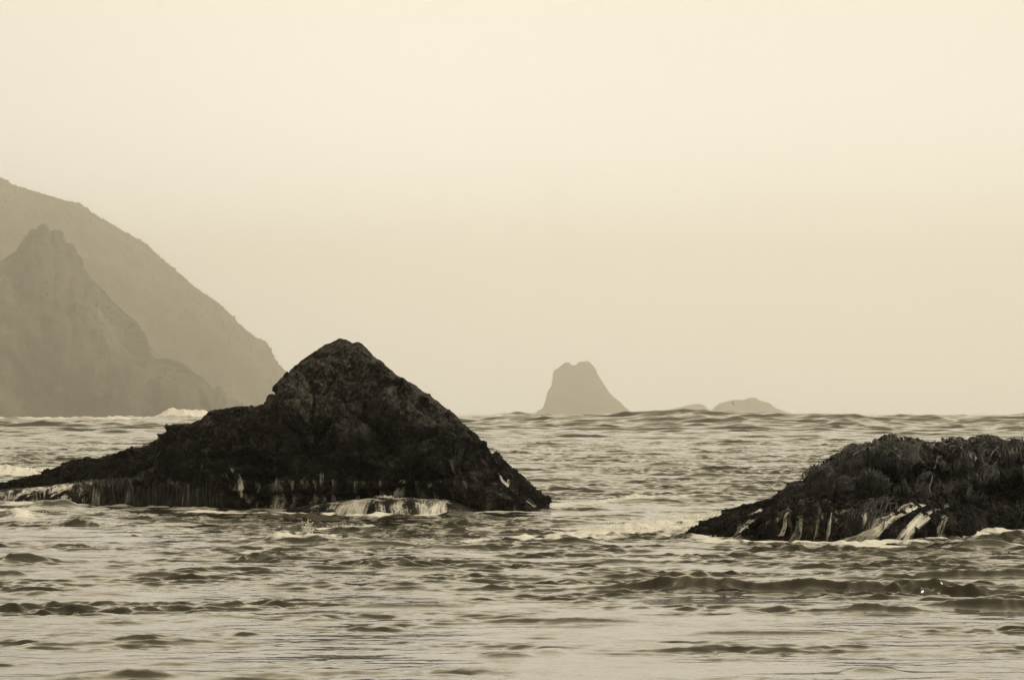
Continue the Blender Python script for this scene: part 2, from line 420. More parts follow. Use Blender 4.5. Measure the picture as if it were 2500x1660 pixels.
# ---- main rock
PROF_MAIN = [(-190, 1212), (-100, 1196), (-20, 1190), (29, 1180), (131, 1151), (160, 1140), (189, 1127), (229, 1125), (260, 1120), (337, 1105), (366, 1094), (411, 1066), (423, 1049),
    (455, 1042), (491, 1034), (517, 1009), (560, 1000), (600, 997), (623, 994), (646, 987), (652, 970), (658, 964), (666, 962), (674, 967), (678, 976), (683, 948), (692, 931), (720, 897), (749, 874), (783, 854),
    (800, 846), (829, 834), (843, 834), (857, 843), (864, 842), (874, 841), (889, 854), (909, 874), (926, 883), (966, 920), (989, 937), (1023, 957), (1057, 977), (1103, 1014),
    (1132, 1049), (1166, 1094), (1195, 1123), (1229, 1151), (1257, 1174), (1280, 1197), (1295, 1222), (1316, 1249), (1332, 1262)]
def D(py): return float(depth_of_row(py))
FRONT_MAIN = [(-190, 114), (0, D(1215)), (286, D(1238)), (486, D(1250)), (700, D(1253)), (1000, D(1253)), (1200, D(1257)), (1280, 95.0), (1332, 97.5)]
rock_root = empty('sea_rock', (-3.5, 99, 0))
tag(rock_root, 'large dark pointed rock with a long low tail to the left, standing in the sea', 'rock')
feats = [  # cx, cy, rx, ry, bulge m, rotation
    (560, 1090, 175, 84, 0.95, -4), (430, 1130, 130, 70, 0.6, -15), (985, 1022, 95, 58, 0.85, 28), (845, 1090, 105, 70, 0.45, 5),
    (1050, 1120, 110, 75, 0.6, 40), (700, 965, 62, 48, 0.55, -35), (745, 1010, 80, 40, 0.4, 0), (1150, 1190, 110, 60, 0.45, 40),
    (850, 1015, 75, 40, 0.35, 0), (930, 975, 60, 45, 0.35, 30), (666, 988, 18, 20, 0.35, 0), (250, 1160, 150, 30, 0.35, -12), (700, 1160, 150, 50, 0.35, 0),
    (960, 1150, 110, 40, 0.40, 0), (870, 1170, 90, 40, 0.3, 0), (1230, 1230, 70, 40, 0.3, 30), (600, 1190, 160, 50, 0.25, 0),
    (790, 1062, 26, 46, -0.40, 20), (800, 1100, 40, 30, -0.3, -30), (590, 1122, 100, 20, -0.6, 2), (1050, 1168, 85, 26, -0.55, 0), (905, 1160, 40, 22, -0.35, 0), (640, 1215, 400, 14, -0.25, 1),
    (1010, 1205, 120, 20, -0.35, 0)]
tents = [(843, 834, 945, 930, 90, 30, 0.85), (945, 930, 1010, 965, 60, 25, 0.7), (935, 945, 985, 925, 20, 16, 0.2), (1000, 985, 1120, 1090, 60, 40, 0.3),
    (560, 1010, 735, 1010, 16, 30, 0.16), (735, 1010, 770, 1075, 14, 20, 0.18), (1075, 1150, 1200, 1235, 30, 30, 0.3), (800, 846, 700, 960, 30, 60, 0.12)]
main = Shell(PROF_MAIN, FRONT_MAIN, [(-190, 116), (0, 115.5), (286, 108), (486, 102.5), (700, 101.5), (1345, 101.5)], [(-190, 2.0), (400, 3), (840, 4.5), (1200, 2.5), (1345, 1.5)], 1150, 420, 60, ez=0.8, ed=0.9, calm=(2.3, 3.3), feats=[(a, b, c, d, e * 1.5, f) for a, b, c, d, e, f in feats], tents=tents,
    noises=[('f', 1.7, 0.12, 1), ('p', 1.5, 0.42, 3), ('r', 0.9, 0.05, 5), ('e', 1.3, 0.12, 9), ('p', 0.6, 0.20, 15), ('f', 0.35, 0.06, 21), ('c', 0.2, 0.05, 31), ('f', 0.10, 0.035, 41)])
mesh_np('rock_body', main.P.reshape(-1, 3), main.faces(), M['rock'], rock_root)
def crust(sh, n, name, parent, vmin, vmax, size, seed, thresh=-0.1, material='crust'):
    u = rng.uniform(0, sh.nc - 2, n * 3); r = rng.uniform(0, sh.nf + 12, n * 3)
    P = sh.at(u, r); Nn = sh.at(u, r, True)
    m = fbm(P, 0.9, 3, seed) > thresh
    top = np.interp(u, np.arange(sh.nc), sh.P[sh.nf - 1, :, 2])
    lim = vmax(1250 + P[:, 0] / P[:, 1] * FPX)
    py = HY - (P[:, 2] - CH) / P[:, 1] * FPX
    m &= (py > lim) & (P[:, 2] > -0.2)
    P, Nn = P[m][:n], Nn[m][:n]
    s = size * rng.uniform(.5, 1.3, len(P)) ** 1.3
    V, F = lumps(P + Nn * (s * .25)[:, None], Nn, s)
    return mesh_np(name, V, F, M[material], parent, smooth=False)
crust(main, 42000, 'mussel_bed', rock_root, 0, lambda px: np.interp(px, [0, 500, 640, 720, 860, 960, 1060, 1140, 1300], [900, 1000, 1000, 1040, 1010, 1030, 1050, 1050, 1100]), 0.042, 3)['kind'] = 'stuff'

# low shelf at the foot of the tail
PROF_SHELF = [(-230, 1216), (-120, 1206), (0, 1197), (100, 1187), (170, 1179), (230, 1167), (300, 1159), (345, 1148), (385, 1138), (430, 1133), (500, 1136), (560, 1180), (600, 1225)]
shelf = Shell(PROF_SHELF, [(-230, 108.5), (0, D(1231)), (286, D(1241)), (486, D(1252)), (600, D(1254))], [(-230, 111), (0, 110.5), (286, 105.5), (486, 101), (600, 99.5)], 2.5, 620, 130, 30, ez=0.45, ed=0.30,
    noises=[('f', 1.2, 0.07, 61), ('r', 0.5, 0.025, 65), ('f', 0.2, 0.03, 67), ('c', 0.18, 0.03, 69)])
mesh_np('rock_shelf', shelf.P.reshape(-1, 3), shelf.faces(), M['rock'], rock_root)
# low slab in front of the middle
PROF_SLAB = [(690, 1249), (720, 1240), (770, 1231), (830, 1222), (900, 1216), (960, 1213), (1010, 1214), (1060, 1218), (1100, 1222), (1150, 1236), (1190, 1247), (1210, 1256)]
slab_root = empty('rock_slab', ((930 - 1250) / FPX * 95, 94, 0))
tag(slab_root, 'low flat rock slab with water pouring over it, at the foot of the pointed rock', 'rock')
slab = Shell(PROF_SLAB, [(690, D(1257)), (800, D(1263)), (930, D(1267)), (1050, D(1263)), (1210, D(1259))], 94.6, 1.5, 480, 90, 24, ez=0.5, ed=0.45, base=-0.6,
    noises=[('f', 0.8, 0.05, 71), ('f', 0.22, 0.03, 73), ('c', 0.15, 0.02, 75)])
mesh_np('rock_body', slab.P.reshape(-1, 3), slab.faces(), M['rock'], slab_root)

# ---- right rock
PROF_R = [(1655, 1330), (1676, 1315), (1705, 1294), (1733, 1277), (1771, 1257), (1829, 1239), (1886, 1224), (1905, 1209), (1928, 1191), (1966, 1176), (1992, 1151), (2019, 1130), (2057, 1108),
    (2095, 1094), (2133, 1083), (2149, 1078), (2168, 1076), (2194, 1076), (2225, 1074), (2248, 1082), (2267, 1094), (2286, 1087), (2313, 1079), (2373, 1082), (2385, 1075), (2434, 1073),
    (2453, 1090), (2476, 1088), (2500, 1089), (2560, 1095), (2620, 1110), (2700, 1150), (2770, 1200), (2830, 1250), (2880, 1310)]
FR_R = [(1655, 75.2), (1776, D(1320)), (1950, D(1327)), (2210, D(1329)), (2320, D(1318)), (2400, D(1308)), (2600, D(1306)), (2880, 79)]
kr = empty('sea_rock', ((2200 - 1250) / FPX * 77, 77, 0))
tag(kr, 'low broad rock at the right edge, shaggy with hanging kelp and running water', 'rock')
right = Shell(PROF_R, [(a, b + (0.0 if a < 1800 else 1.1)) for a, b in FR_R], [(1655, 78.3), (2200, 78.3), (2400, 83), (2880, 83)], [(1655, 1), (2000, 3), (2880, 2)], 1000, 300, 60, ez=0.85, ed=0.95, fade=.35,
    feats=[(2150, 1130, 120, 50, 0.35, -10), (2370, 1120, 120, 40, 0.35, 0), (2010, 1175, 70, 40, 0.25, -30), (2440, 1170, 110, 30, 0.3, -8), (2230, 1165, 110, 28, -0.9, 0), (2330, 1150, 40, 40, -.6, 0), (2430, 1196, 90, 16, -0.4, -8), (2300, 1110, 34, 34, -0.5, 0), (2480, 1140, 60, 20, -.4, -10), (2120, 1160, 40, 20, -.4, -30)],
    noises=[('f', 0.7, 0.16, 101), ('p', 0.8, 0.22, 103), ('p', 0.35, 0.10, 105), ('f', 0.22, 0.05, 107), ('c', 0.16, 0.035, 109), ('f', 0.08, 0.015, 111)])
mesh_np('rock_body', right.P.reshape(-1, 3), right.faces(), M['rock'], kr)
PROF_RS = [(1770, 1320), (1800, 1280), (1850, 1262), (1890, 1240), (1930, 1222), (1990, 1214), (2060, 1216), (2120, 1222), (2180, 1218), (2250, 1214), (2330, 1216), (2400, 1226), (2470, 1222),
    (2540, 1218), (2650, 1225), (2750, 1250), (2840, 1310)]
rshelf = Shell(PROF_RS, FR_R, [(1770, 76.4), (2210, 76.4), (2400, 81.6), (2840, 82)], 2.2, 900, 190, 30, ez=0.55, ed=0.55, base=-0.8,
    feats=[(1990, 1275, 60, 50, 0.3, 0), (2080, 1270, 50, 50, 0.28, 0), (2150, 1305, 60, 30, 0.35, -20), (2400, 1270, 120, 45, 0.4, 0), (1880, 1290, 50, 34, 0.3, -25), (2270, 1285, 36, 40, 0.25, 0),
        (2190, 1265, 26, 40, -0.25, 35)],
    noises=[('f', 0.8, 0.09, 121), ('p', 0.7, 0.15, 123), ('p', 0.3, 0.09, 125), ('f', 0.18, 0.045, 127), ('c', 0.14, 0.035, 129), ('f', 0.07, 0.012, 131)])
mesh_np('rock_ledge', rshelf.P.reshape(-1, 3), rshelf.faces(), M['rock'], kr)
crust(right, 9000, 'mussel_bed', kr, 0, lambda px: np.interp(px, [1650, 1900, 2000, 2100, 2500], [1000, 1190, 1190, 1150, 1150]), 0.040, 5, -0.5)['kind'] = 'stuff'
crust(rshelf, 16000, 'mussel_bed', kr, 0, lambda px: px * 0 + 1000, 0.036, 6, -0.3)['kind'] = 'stuff'

# ---- kelp
def kelp(sh, n, pxr, pyr, lenr, drift, width, name, parent, lift=0.03, off=0.05, k=14, wob=10, seed=3, floor=None):
    px = rng.uniform(*pxr, n); u = sh.u_of(px)
    pt = np.interp(px, *np.array(pyr, float).T) if isinstance(pyr, list) else rng.uniform(pyr[0], pyr[1], n)
    r = sh.row_for(u, pt) + rng.uniform(-4, 14, n)
    ln = rng.uniform(*lenr, n)
    if floor is not None: ln = np.minimum(ln, np.maximum(r - sh.row_for(u, np.full(n, floor)), 4))
    P = flow_strands(sh, u, r, ln, rng.uniform(*drift, n), k, rng.uniform(0.01, off, n), wob, seed, lift)
    return ribbons(P, rng.uniform(width * .6, width * 1.3, n))
def merge(parts):
    V, F, o = [], [], 0
    for v, f in parts: V.append(v); F.append(f + o); o += len(v)
    return np.concatenate(V), np.concatenate(F)
kp = []
# bunches: every tuft hangs from one point and shares a drift, so gaps of bare rock stay between them
for i in range(62):
    px = rng.uniform(1940, 2760) if i > 34 else rng.uniform(1960, 2200)
    top = np.interp(px, *np.array(PROF_R, float).T)
    py = top + rng.uniform(0, 85) ** 1.0 * (0.8 if px > 2250 else 1)
    py = min(py, 1195)
    c = rng.uniform(-26, 14) - (35 if px < 2150 else 0) * rng.uniform(.3, 1.2)
    n = rng.integers(26, 70); sp = rng.uniform(3, 14)
    kp.append(kelp(right, n, (px - sp, px + sp), (py - 4, py + 4), (30, 125), (c * 1.4 - 12, c * 1.4 + 12), 0.0085, '', None, lift=rng.uniform(.02, .14), off=.10, wob=14, seed=i, floor=1212))
# ragged tufts on the skyline: short arching fronds
for i in range(16):
    px = rng.choice([2100, 2165, 2200, 2225, 2300, 2385, 2410, 2434, 2480, 2560, 2650]) + rng.normal(0, 11); u = right.u_of(np.full(12, px) + rng.normal(0, 5, 12))
    r = np.full(12, right.nf + 3.0) + rng.uniform(-14, 10, 12)
    t = np.linspace(0, 1, 9)[None]
    dx = rng.uniform(-.2, .2, 12)[:, None] + rng.uniform(-.12, .12); hgt = rng.uniform(.0, .08, 12)[:, None]
    b = right.at(u, r)[:, None, :]
    P = b + np.stack([dx * t, -rng.uniform(0, .25, 12)[:, None] * t, hgt * np.sin(t * 2.6) * 1.3 - .16 * t ** 2], -1)
    kp.append(ribbons(P, rng.uniform(.010, .028, 12)))
# broad blades lying in folds
for i in range(16):
    px = rng.uniform(1990, 2760); top = np.interp(px, *np.array(PROF_R, float).T)
    kp.append(kelp(right, 3, (px - 4, px + 4), (top + 2, min(top + rng.uniform(8, 95), 1200)), (30, 80), (-40, 15), 0.03, '', None, lift=.12, off=.08, k=8, wob=16, seed=i + 300, floor=1212))
V, F = merge(kp); mesh_np('seaweed', V, F, M['kelp'], kr)['kind'] = 'stuff'
# limp heaped clumps of weed along the crest and on the shoulders
n = 5200; cl = 90
cu = right.u_of(rng.choice([2060, 2100, 2150, 2190, 2225, 2290, 2340, 2385, 2434, 2480, 2540, 2620, 2700], cl) + rng.normal(0, 22, cl)); cr = right.nf - np.abs(rng.normal(0, 45, cl)) + 6
k_ = rng.integers(0, cl, n); u = cu[k_] + rng.normal(0, 7, n); r = np.minimum(cr[k_] + rng.normal(0, 6, n), right.nr - 30)
P = right.at(u, r); Nn = right.at(u, r, True); V, F = lumps(P + Nn * rng.uniform(0, .05, n)[:, None], Nn, .062 * rng.uniform(.4, 1.4, n), 1.8, .8)
mesh_np('weed_clumps', V, F, M['kelp'], kr, smooth=False)['kind'] = 'stuff'
kp = [kelp(rshelf, 60, (2165, 2200), (1222, 1228), (75, 120), (-75, -55), 0.012, '', None, lift=.08, off=.1, wob=5, seed=9),
      kelp(rshelf, 40, (2080, 2120), (1262, 1275), (30, 70), (-50, -25), 0.010, '', None, lift=.05, off=.06, seed=10),
      kelp(rshelf, 90, (2460, 2700), (1215, 1235), (30, 90), (-30, 10), 0.011, '', None, lift=.05, off=.08, seed=12),
      kelp(rshelf, 160, (1920, 2160), (1216, 1226), (8, 40), (-20, 10), 0.010, '', None, lift=.03, off=.05, seed=14)]
V, F = merge(kp); mesh_np('seaweed', V, F, M['kelp'], kr)['kind'] = 'stuff'
kp = [kelp(shelf, 90, (330, 385), (1140, 1150), (50, 95), (-12, 6), 0.010, '', None, lift=.03, off=.05, seed=19),
      kelp(shelf, 60, (180, 330), (1168, 1178), (15, 50), (-12, 12), 0.008, '', None, lift=.02, off=.04, seed=20),
      kelp(main, 40, (340, 420), (1070, 1110), (20, 50), (-30, -10), 0.010, '', None, lift=.03, off=.04, seed=21),
      kelp(shelf, 60, (380, 520), (1150, 1200), (15, 40), (-8, 8), 0.006, '', None, lift=.02, off=.04, seed=22)]
V, F = merge(kp); mesh_np('seaweed', V, F, M['kelp'], rock_root)['kind'] = 'stuff'

# ---- running water on the rocks
def fall(sh, name, label, path_top, path_bot, n, width, material, spread=8, group=None, k=16, wob=5, seed=1, off=0.03, kind=None, cat='cascade'):
    """a film of falling water between two photo points given as (px,py,half width); it hugs the shell's surface"""
    (x0, y0, w0), (x1, y1, w1) = path_top, path_bot
    dens = float(np.clip(n / (1.5 * (w0 + w1)), .34, .98))
    w0, w1 = w0 * 1.25 + 1, w1 * 1.25 + 1
    na = int(max(7, (w0 + w1) / 1.6)); k = int(max(12, abs(y1 - (y1 - 40 if callable(y0) else y0)) / 2.2))
    a = np.linspace(-1, 1, na)[None]; t = np.linspace(0, 1, k)[:, None]
    u0, u1 = sh.u_of(x0 + a * w0), sh.u_of(x1 + a * w1)
    r0 = sh.row_for(u0.ravel(), y0(x0 + a.ravel() * w0) if callable(y0) else np.full(na, y0))[None]; r1 = sh.row_for(u1.ravel(), np.full(na, y1))[None]
    wv = fbm(np.stack([np.repeat(np.linspace(-1, 1, na)[None], k, 0).ravel() * 1.5, np.repeat(t, na, 1).ravel() * 2, np.full(k * na, seed * 3.1)], 1), 1, 2, seed).reshape(k, na)
    u = u0 + (u1 - u0) * t ** 1.1 + wob * wv * t; r = r0 + (r1 - r0) * t
    P = sh.at(u, r)
    for _ in range(10 if sh is main else 4):   # the film bridges the small pits of the rock
        P[1:-1] = (P[:-2] + P[1:-1] + P[2:]) / 3
        P[:, 1:-1] = (P[:, :-2] + P[:, 1:-1] + P[:, 2:]) / 3
    P = P + np.array([0, -1, .25]) * ((.12 if sh is main else .055) + off * .9 * np.sin(t * 2.2)[..., None]) + (np.array([0, -1, 0]) * (.02 * wv)[..., None])
    tv = np.concatenate([[0], np.cumsum(np.linalg.norm(np.diff(P[:, na // 2], axis=0), axis=1))])
    wm = np.linalg.norm(P[:, -1] - P[:, 0], axis=-1).mean()
    edge = np.clip((1 - np.abs(a) ** 2.5) * 1.5, 0, 1) * np.clip(t / .06, 0, 1) * np.interp(t, [0, .8, 1], [1, 1, .8])
    flow = (edge * dens).ravel(); su = (a * wm / 2 + seed * 7.3 + 0 * t).ravel(); tv = np.repeat(tv[:, None], na, 1).ravel()
    return P.reshape(-1, 3), grid_faces(k, na), flow, su, tv

def put_fall(name, label, parts, material, loc, cat='cascade', group=None, kind=None):
    V, F = merge([q[:2] for q in parts]); at_ = {n_: np.concatenate([q[j] for q in parts]) for n_, j in (('flow', 2), ('su', 3), ('tv', 4))}
    o = mesh_np(name, V, F, M[material], loc=loc, attrs=at_)
    return tag(o, label, cat, group, kind)
def wpos(px, py, d): return ((px - 1250) / FPX * d, d, CH - (py - HY) / FPX * d)
G = 'water running off the rocks'
put_fall('cascade', 'broad white cascade bending down the middle of the kelp rock', [
    fall(rshelf, '', '', (2400, 1222, 6), (2240, 1236, 12), 80, .013, '', seed=1), fall(rshelf, '', '', (2255, 1228, 16), (2130, 1312, 22), 130, .014, '', seed=2, off=.10),
    fall(rshelf, '', '', (2160, 1285, 16), (2095, 1328, 40), 120, .014, '', seed=3, off=.12)], 'white', wpos(2190, 1300, 75), group=G)
put_fall('cascade', 'forked white cascade right of the broad one on the kelp rock', [
    fall(rshelf, '', '', (2370, 1230, 5), (2262, 1256, 12), 60, .012, '', seed=4), fall(rshelf, '', '', (2272, 1248, 12), (2206, 1328, 18), 90, .013, '', seed=5, off=.07)], 'white', wpos(2230, 1300, 75), group=G)
put_fall('cascade', 'white cascade down the low left shoulder of the kelp rock', [
    fall(right, '', '', (1885, 1242, 12), (1835, 1275, 9), 60, .012, '', seed=6, off=.08), fall(right, '', '', (1845, 1266, 12), (1800, 1318, 22), 100, .013, '', seed=7, off=.09),
    fall(rshelf, '', '', (1860, 1262, 8), (1812, 1314, 14), 80, .013, '', seed=8, off=.06)], 'white', wpos(1830, 1290, 75), group=G)
put_fall('cascade', 'narrow white spill beside hanging kelp on the right rock', [
    fall(rshelf, '', '', (2135, 1235, 9), (2108, 1292, 6), 50, .011, '', seed=9, off=.05)], 'white', wpos(2120, 1290, 75), group=G)
put_fall('cascade', 'short white spout above the slab at the foot of the pointed rock', [
    fall(main, '', '', (960, 1172, 3), (945, 1216, 14), 90, .011, '', seed=10, off=.10)], 'white', wpos(945, 1210, 96), group=G)
put_fall('cascade', 'two thin bright falls on the left face of the pointed rock', [
    fall(main, '', '', (557, 1152, 5), (553, 1240, 8), 55, .010, '', seed=11, off=.06), fall(main, '', '', (578, 1142, 6), (594, 1240, 3), 40, .009, '', seed=12, off=.06)], 'white', wpos(570, 1240, 97), group=G)
put_fall('cascade', 'ragged curtain of water over the low slab below the pointed rock',
    [fall(slab, '', '', (935, lambda q: np.interp(q, *np.array(PROF_SLAB, float).T) + 2, 160), (930, 1262, 165), 330, .01, '', seed=20, wob=14),
     fall(slab, '', '', (885, lambda q: np.interp(q, *np.array(PROF_SLAB, float).T) + 2, 26), (862, 1262, 36), 110, .01, '', seed=21, off=.06, wob=14),
     fall(slab, '', '', (1080, lambda q: np.interp(q, *np.array(PROF_SLAB, float).T) + 1, 16), (1055, 1260, 30), 110, .01, '', seed=22, off=.08, wob=10)],
    'white', wpos(930, 1250, 94), group=G)
put_fall('cascade', 'lacy curtain of water over the shelf at the far left tail',
    [fall(shelf, '', '', (70, lambda q: np.interp(q, *np.array(PROF_SHELF, float).T) + 2, 130), (70, 1236, 130), 250, .01, '', seed=50, wob=12),
     fall(shelf, '', '', (88, lambda q: np.interp(q, *np.array(PROF_SHELF, float).T) + 2, 28), (90, 1236, 30), 80, .01, '', seed=51, off=.05, wob=12),
     fall(shelf, '', '', (150, lambda q: np.interp(q, *np.array(PROF_SHELF, float).T) + 1, 18), (146, 1236, 22), 60, .01, '', seed=52, off=.05, wob=10)],
    'white', wpos(90, 1220, 105), group=G)
put_fall('cascade', 'thin bright rivulet down the right flank of the pointed rock', [
    fall(main, '', '', (1166, 1155, 3), (1195, 1195, 4), 9, .010, '', seed=70), fall(main, '', '', (1192, 1190, 4), (1260, 1240, 6), 12, .009, '', seed=71),
    fall(main, '', '', (1170, 1205, 8), (1240, 1244, 8), 8, .008, '', seed=72)], 'white', wpos(1210, 1210, 97), group=G)
tr = []
tr.append(fall(main, '', '', (790, 1172, 330), (785, 1250, 330), 520, .01, '', seed=100, wob=8))
for i, x in enumerate((657, 668, 708, 757, 776, 800, 853, 910)):
    tr.append(fall(main, '', '', (x, 1150 + rng.uniform(0, 30), 4), (x, 1246, 6), int(rng.integers(9, 22)), .007, '', seed=160 + i))
tr.append(fall(shelf, '', '', (340, lambda q: np.interp(q, *np.array(PROF_SHELF, float).T) + 5, 150), (335, 1240, 150), 95, .004, '', seed=180, wob=8))
put_fall('trickles', None, tr, 'thin', wpos(700, 1240, 97), cat=None, kind='stuff')
tr = []
tr.append(fall(rshelf, '', '', (2010, lambda q: np.interp(q, *np.array(PROF_RS, float).T) + 6, 120), (2000, 1322, 110), 170, .01, '', seed=200, wob=14))
for i in range(8):
    x = rng.uniform(1900, 2130); tr.append(fall(rshelf, '', '', (x, rng.uniform(1232, 1270), 4), (x - rng.uniform(0, 8), 1322, 3), int(rng.integers(5, 9)), .006, '', seed=210 + i))
tr.append(fall(rshelf, '', '', (2300, 1255, 8), (2298, 1318, 5), 40, .008, '', seed=250))
tr.append(fall(rshelf, '', '', (1940, 1250, 5), (1915, 1310, 5), 40, .008, '', seed=251))
put_fall('trickles', None, tr, 'thin', wpos(2100, 1300, 75), cat=None, kind='stuff')

# ------------------------------------------------------------------ headlands and far stacks
PROF_H1 = [(-520, 1008), (-400, 930), (-250, 850), (-100, 760), (-40, 700), (0, 658), (9, 645), (43, 619), (60, 592), (72, 572), (80, 564), (92, 566), (96, 557), (103, 552), (111, 555), (116, 566), (124, 580), (129, 571), (137, 567), (145, 573),
    (153, 597), (158, 604), (172, 603), (177, 614), (182, 627), (191, 636), (200, 662), (217, 688), (243, 714), (278, 753), (304, 775), (321, 792), (330, 823), (347, 849), (369, 883), (403, 885), (434, 892),
    (460, 909), (495, 931), (521, 961), (542, 985), (551, 996), (572, 1009)]
PROF_H2 = [(-1500, 1008), (-1200, 600), (-900, 380), (-600, 330), (-300, 350), (-100, 400), (0, 434), (35, 456), (91, 473), (165, 497), (191, 501), (208, 512), (217, 523), (269, 554), (304, 575), (343, 599), (382, 636), (434, 679), (460, 699),
    (490, 725), (521, 744), (564, 783), (612, 823), (638, 838), (655, 862), (659, 879), (677, 901), (698, 918), (740, 950), (790, 985), (835, 1009)]
h1 = Shell(PROF_H1, [(-520, 4500), (0, 4200), (300, 4260), (572, 4560)], 4600, 500, 900, 240, 30, ez=0.9, ed=1.1, base=-1.5, fade=.45,
    noises=[('r', 150, 20.0, 301), ('p', 90, 14.0, 302), ('f', 44, 6, 303), ('f', 12, 2.0, 305)])
tag(mesh_np('headland', h1.P.reshape(-1, 3), h1.faces(), M['headland']), 'nearer hazy headland with a pointed rocky peak', None, kind='structure')
h2 = Shell(PROF_H2, [(-1500, 7800), (0, 7300), (500, 7400), (835, 7760)], 8000, 800, 1200, 240, 30, ez=0.9, ed=1.15, base=-1.5, fade=.45,
    noises=[('r', 300, 26.0, 311), ('f', 80, 8, 313), ('f', 18, 1.6, 315)])
tag(mesh_np('headland', h2.P.reshape(-1, 3), h2.faces(), M['headland']), 'farther and higher headland falling to the sea in the fog', None, kind='structure')
# scrub and wind-bent trees as clumps on both headlands
def scrub(sh, n, size, rows=40):
    u = rng.uniform(0, sh.nc - 2, n); r = np.clip(sh.nf + 8 - np.abs(rng.normal(0, rows, n)), 3, sh.nr - 3)
    P = sh.at(u, r); Nn = sh.at(u, r, True)
    return lumps(P, Nn, size * rng.uniform(.3, 1.2, n) ** 2 + .5, 1.4, 1.0)
V, F = merge([scrub(h1, 16000, 2.0, 70), scrub(h2, 16000, 3.5, 70)])
tag(mesh_np('scrub', V, F, M['headland'], smooth=False), kind='stuff')
ST = [([(1290, 1012), (1305, 1010), (1325, 996), (1332, 976), (1335, 959), (1347, 939), (1349, 922), (1351, 906), (1366, 896), (1376, 886), (1388, 885), (1396, 892), (1405, 891), (1412, 884), (1434, 881), (1444, 888), (1454, 901), (1459, 915),
        (1471, 935), (1484, 955), (1498, 969), (1515, 983), (1525, 996), (1535, 1005), (1545, 1011)], 10400, 'tall notched sea stack fading in the fog beyond the pointed rock'),
      ([(1622, 1011), (1633, 1001), (1667, 992), (1685, 987), (1698, 985), (1715, 988), (1725, 995), (1736, 1011)], 12600, 'smallest faint islet between the tall stack and the rounded islet'),
      ([(1728, 1011), (1742, 994), (1755, 984), (1786, 977), (1816, 976), (1827, 971), (1842, 970), (1850, 976), (1877, 984), (1891, 996), (1904, 1001), (1928, 1011)], 11200, 'rounded low islet with a small hump on top, right of the tall stack')]
for i, (pr, d, lab) in enumerate(ST):
    pr = [(a + 1, b) for a, b in pr]
    hw = (pr[-1][0] - pr[0][0]) / 2 * d / FPX * .7
    s_ = Shell(pr, [(pr[0][0], d - hw * .3), ((pr[0][0] + pr[-1][0]) / 2, d - hw), (pr[-1][0], d - hw * .3)], d, hw, 320, 110, 40, ez=0.8, ed=0.9, base=-1.5, noises=[('r', 80, 3.5, 400 + i), ('f', 30, 2.6, 410 + i), ('f', 10, 1.4, 420 + i)])
    o = mesh_np('sea_stack', s_.P.reshape(-1, 3), s_.faces(), M['stack'], loc=((np.mean([pr[0][0], pr[-1][0]]) - 1250) / FPX * d, d, 0))
    tag(o, lab, 'sea stack', 'sea stacks on the foggy horizon')

# ------------------------------------------------------------------ the sea
def tile(Lt, n, l0, l1, p, spread, seed, flo=0.25):
    r = np.random.default_rng(seed)
    k1 = np.fft.fftfreq(n, Lt / n) * 2 * math.pi
    kx, ky = np.meshgrid(k1, k1, indexing='xy'); k = np.hypot(kx, ky); k[0, 0] = 1
    lam = 2 * math.pi / k
    band = 1 / (1 + (lam / l1) ** 8) / (1 + (l0 / lam) ** 8)
    a = k ** (-p) * band * (flo + (1 - flo) * np.abs(ky / k) ** spread); a[0, 0] = 0
    H = a * (r.normal(size=(n, n)) + 1j * r.normal(size=(n, n)))
    h = np.fft.ifft2(H).real; sd_ = h.std()
    dx = np.fft.ifft2(1j * kx / k * H).real / sd_; dy = np.fft.ifft2(1j * ky / k * H).real / sd_
    return (h / sd_).astype(np.float32), dx.astype(np.float32), dy.astype(np.float32), Lt
def samp(T, x, y, rot=0.0, ox=0.0):
    c, s = math.cos(rot), math.sin(rot); Lt = T[3]; n = T[0].shape[0]
    fx = ((x * c + y * s + ox) / Lt * n) % n; fy = ((-x * s + y * c + ox * .7) / Lt * n) % n
    i = fy.astype(np.int32); j = fx.astype(np.int32); a = (fy - i).astype(np.float32); b = (fx - j).astype(np.float32)
    i %= n; j %= n; i1 = (i + 1) % n; j1 = (j + 1) % n
    out = []
    for q in T[:3]:
        out.append((q[i, j] * (1 - b) + q[i, j1] * b) * (1 - a) + (q[i1, j] * (1 - b) + q[i1, j1] * b) * a)
    h, dx, dy = out
    return h, dx * c - dy * s, dx * s + dy * c
# radial rows and fan columns, finest inside the view
rr = [5.0]
while rr[-1] < 14000:
    r = rr[-1]
    if r < 30: d = 0.5
    elif r < 37: d = 0.1
    else: d = min(0.27 * r * r / 9470, (0.0012 if r < 330 else 0.0016 if r < 900 else 0.003 if r < 1450 else 0.012) * r)
    d = max(d, 0.035)
    rr.append(r + d)
rr = np.array(rr)
ta = np.concatenate([-np.geomspace(1.0, 0.19, 60)[:-1], np.linspace(-0.19, 0.19, 1400), np.geomspace(0.19, 1.0, 60)[1:]])
RR, TA = np.meshgrid(rr, ta, indexing='ij')
X = (RR * TA).astype(np.float32); Y = (RR * np.ones_like(TA)).astype(np.float32)
shape = X.shape; x = X.ravel(); y = Y.ravel(); rad = y
print('sea verts', x.size, len(rr))
def ip(xs, ys): return np.interp(rad, xs, ys).astype(np.float32)
T0 = tile(9.0, 512, 0.14, 0.40, 1.5, 2, 10, .7)
T1 = tile(23.0, 768, 0.26, 1.0, 1.6, 4, 11, .18)
T2 = tile(61.0, 768, 0.9, 4.5, 1.9, 5, 12, .12)
T25 = tile(140.0, 768, 2.6, 11, 1.9, 4, 19, .15)
T3 = tile(410.0, 768, 5, 40, 2.2, 4, 13)
z = np.zeros_like(x); ox = np.zeros_like(x); oy = np.zeros_like(x)
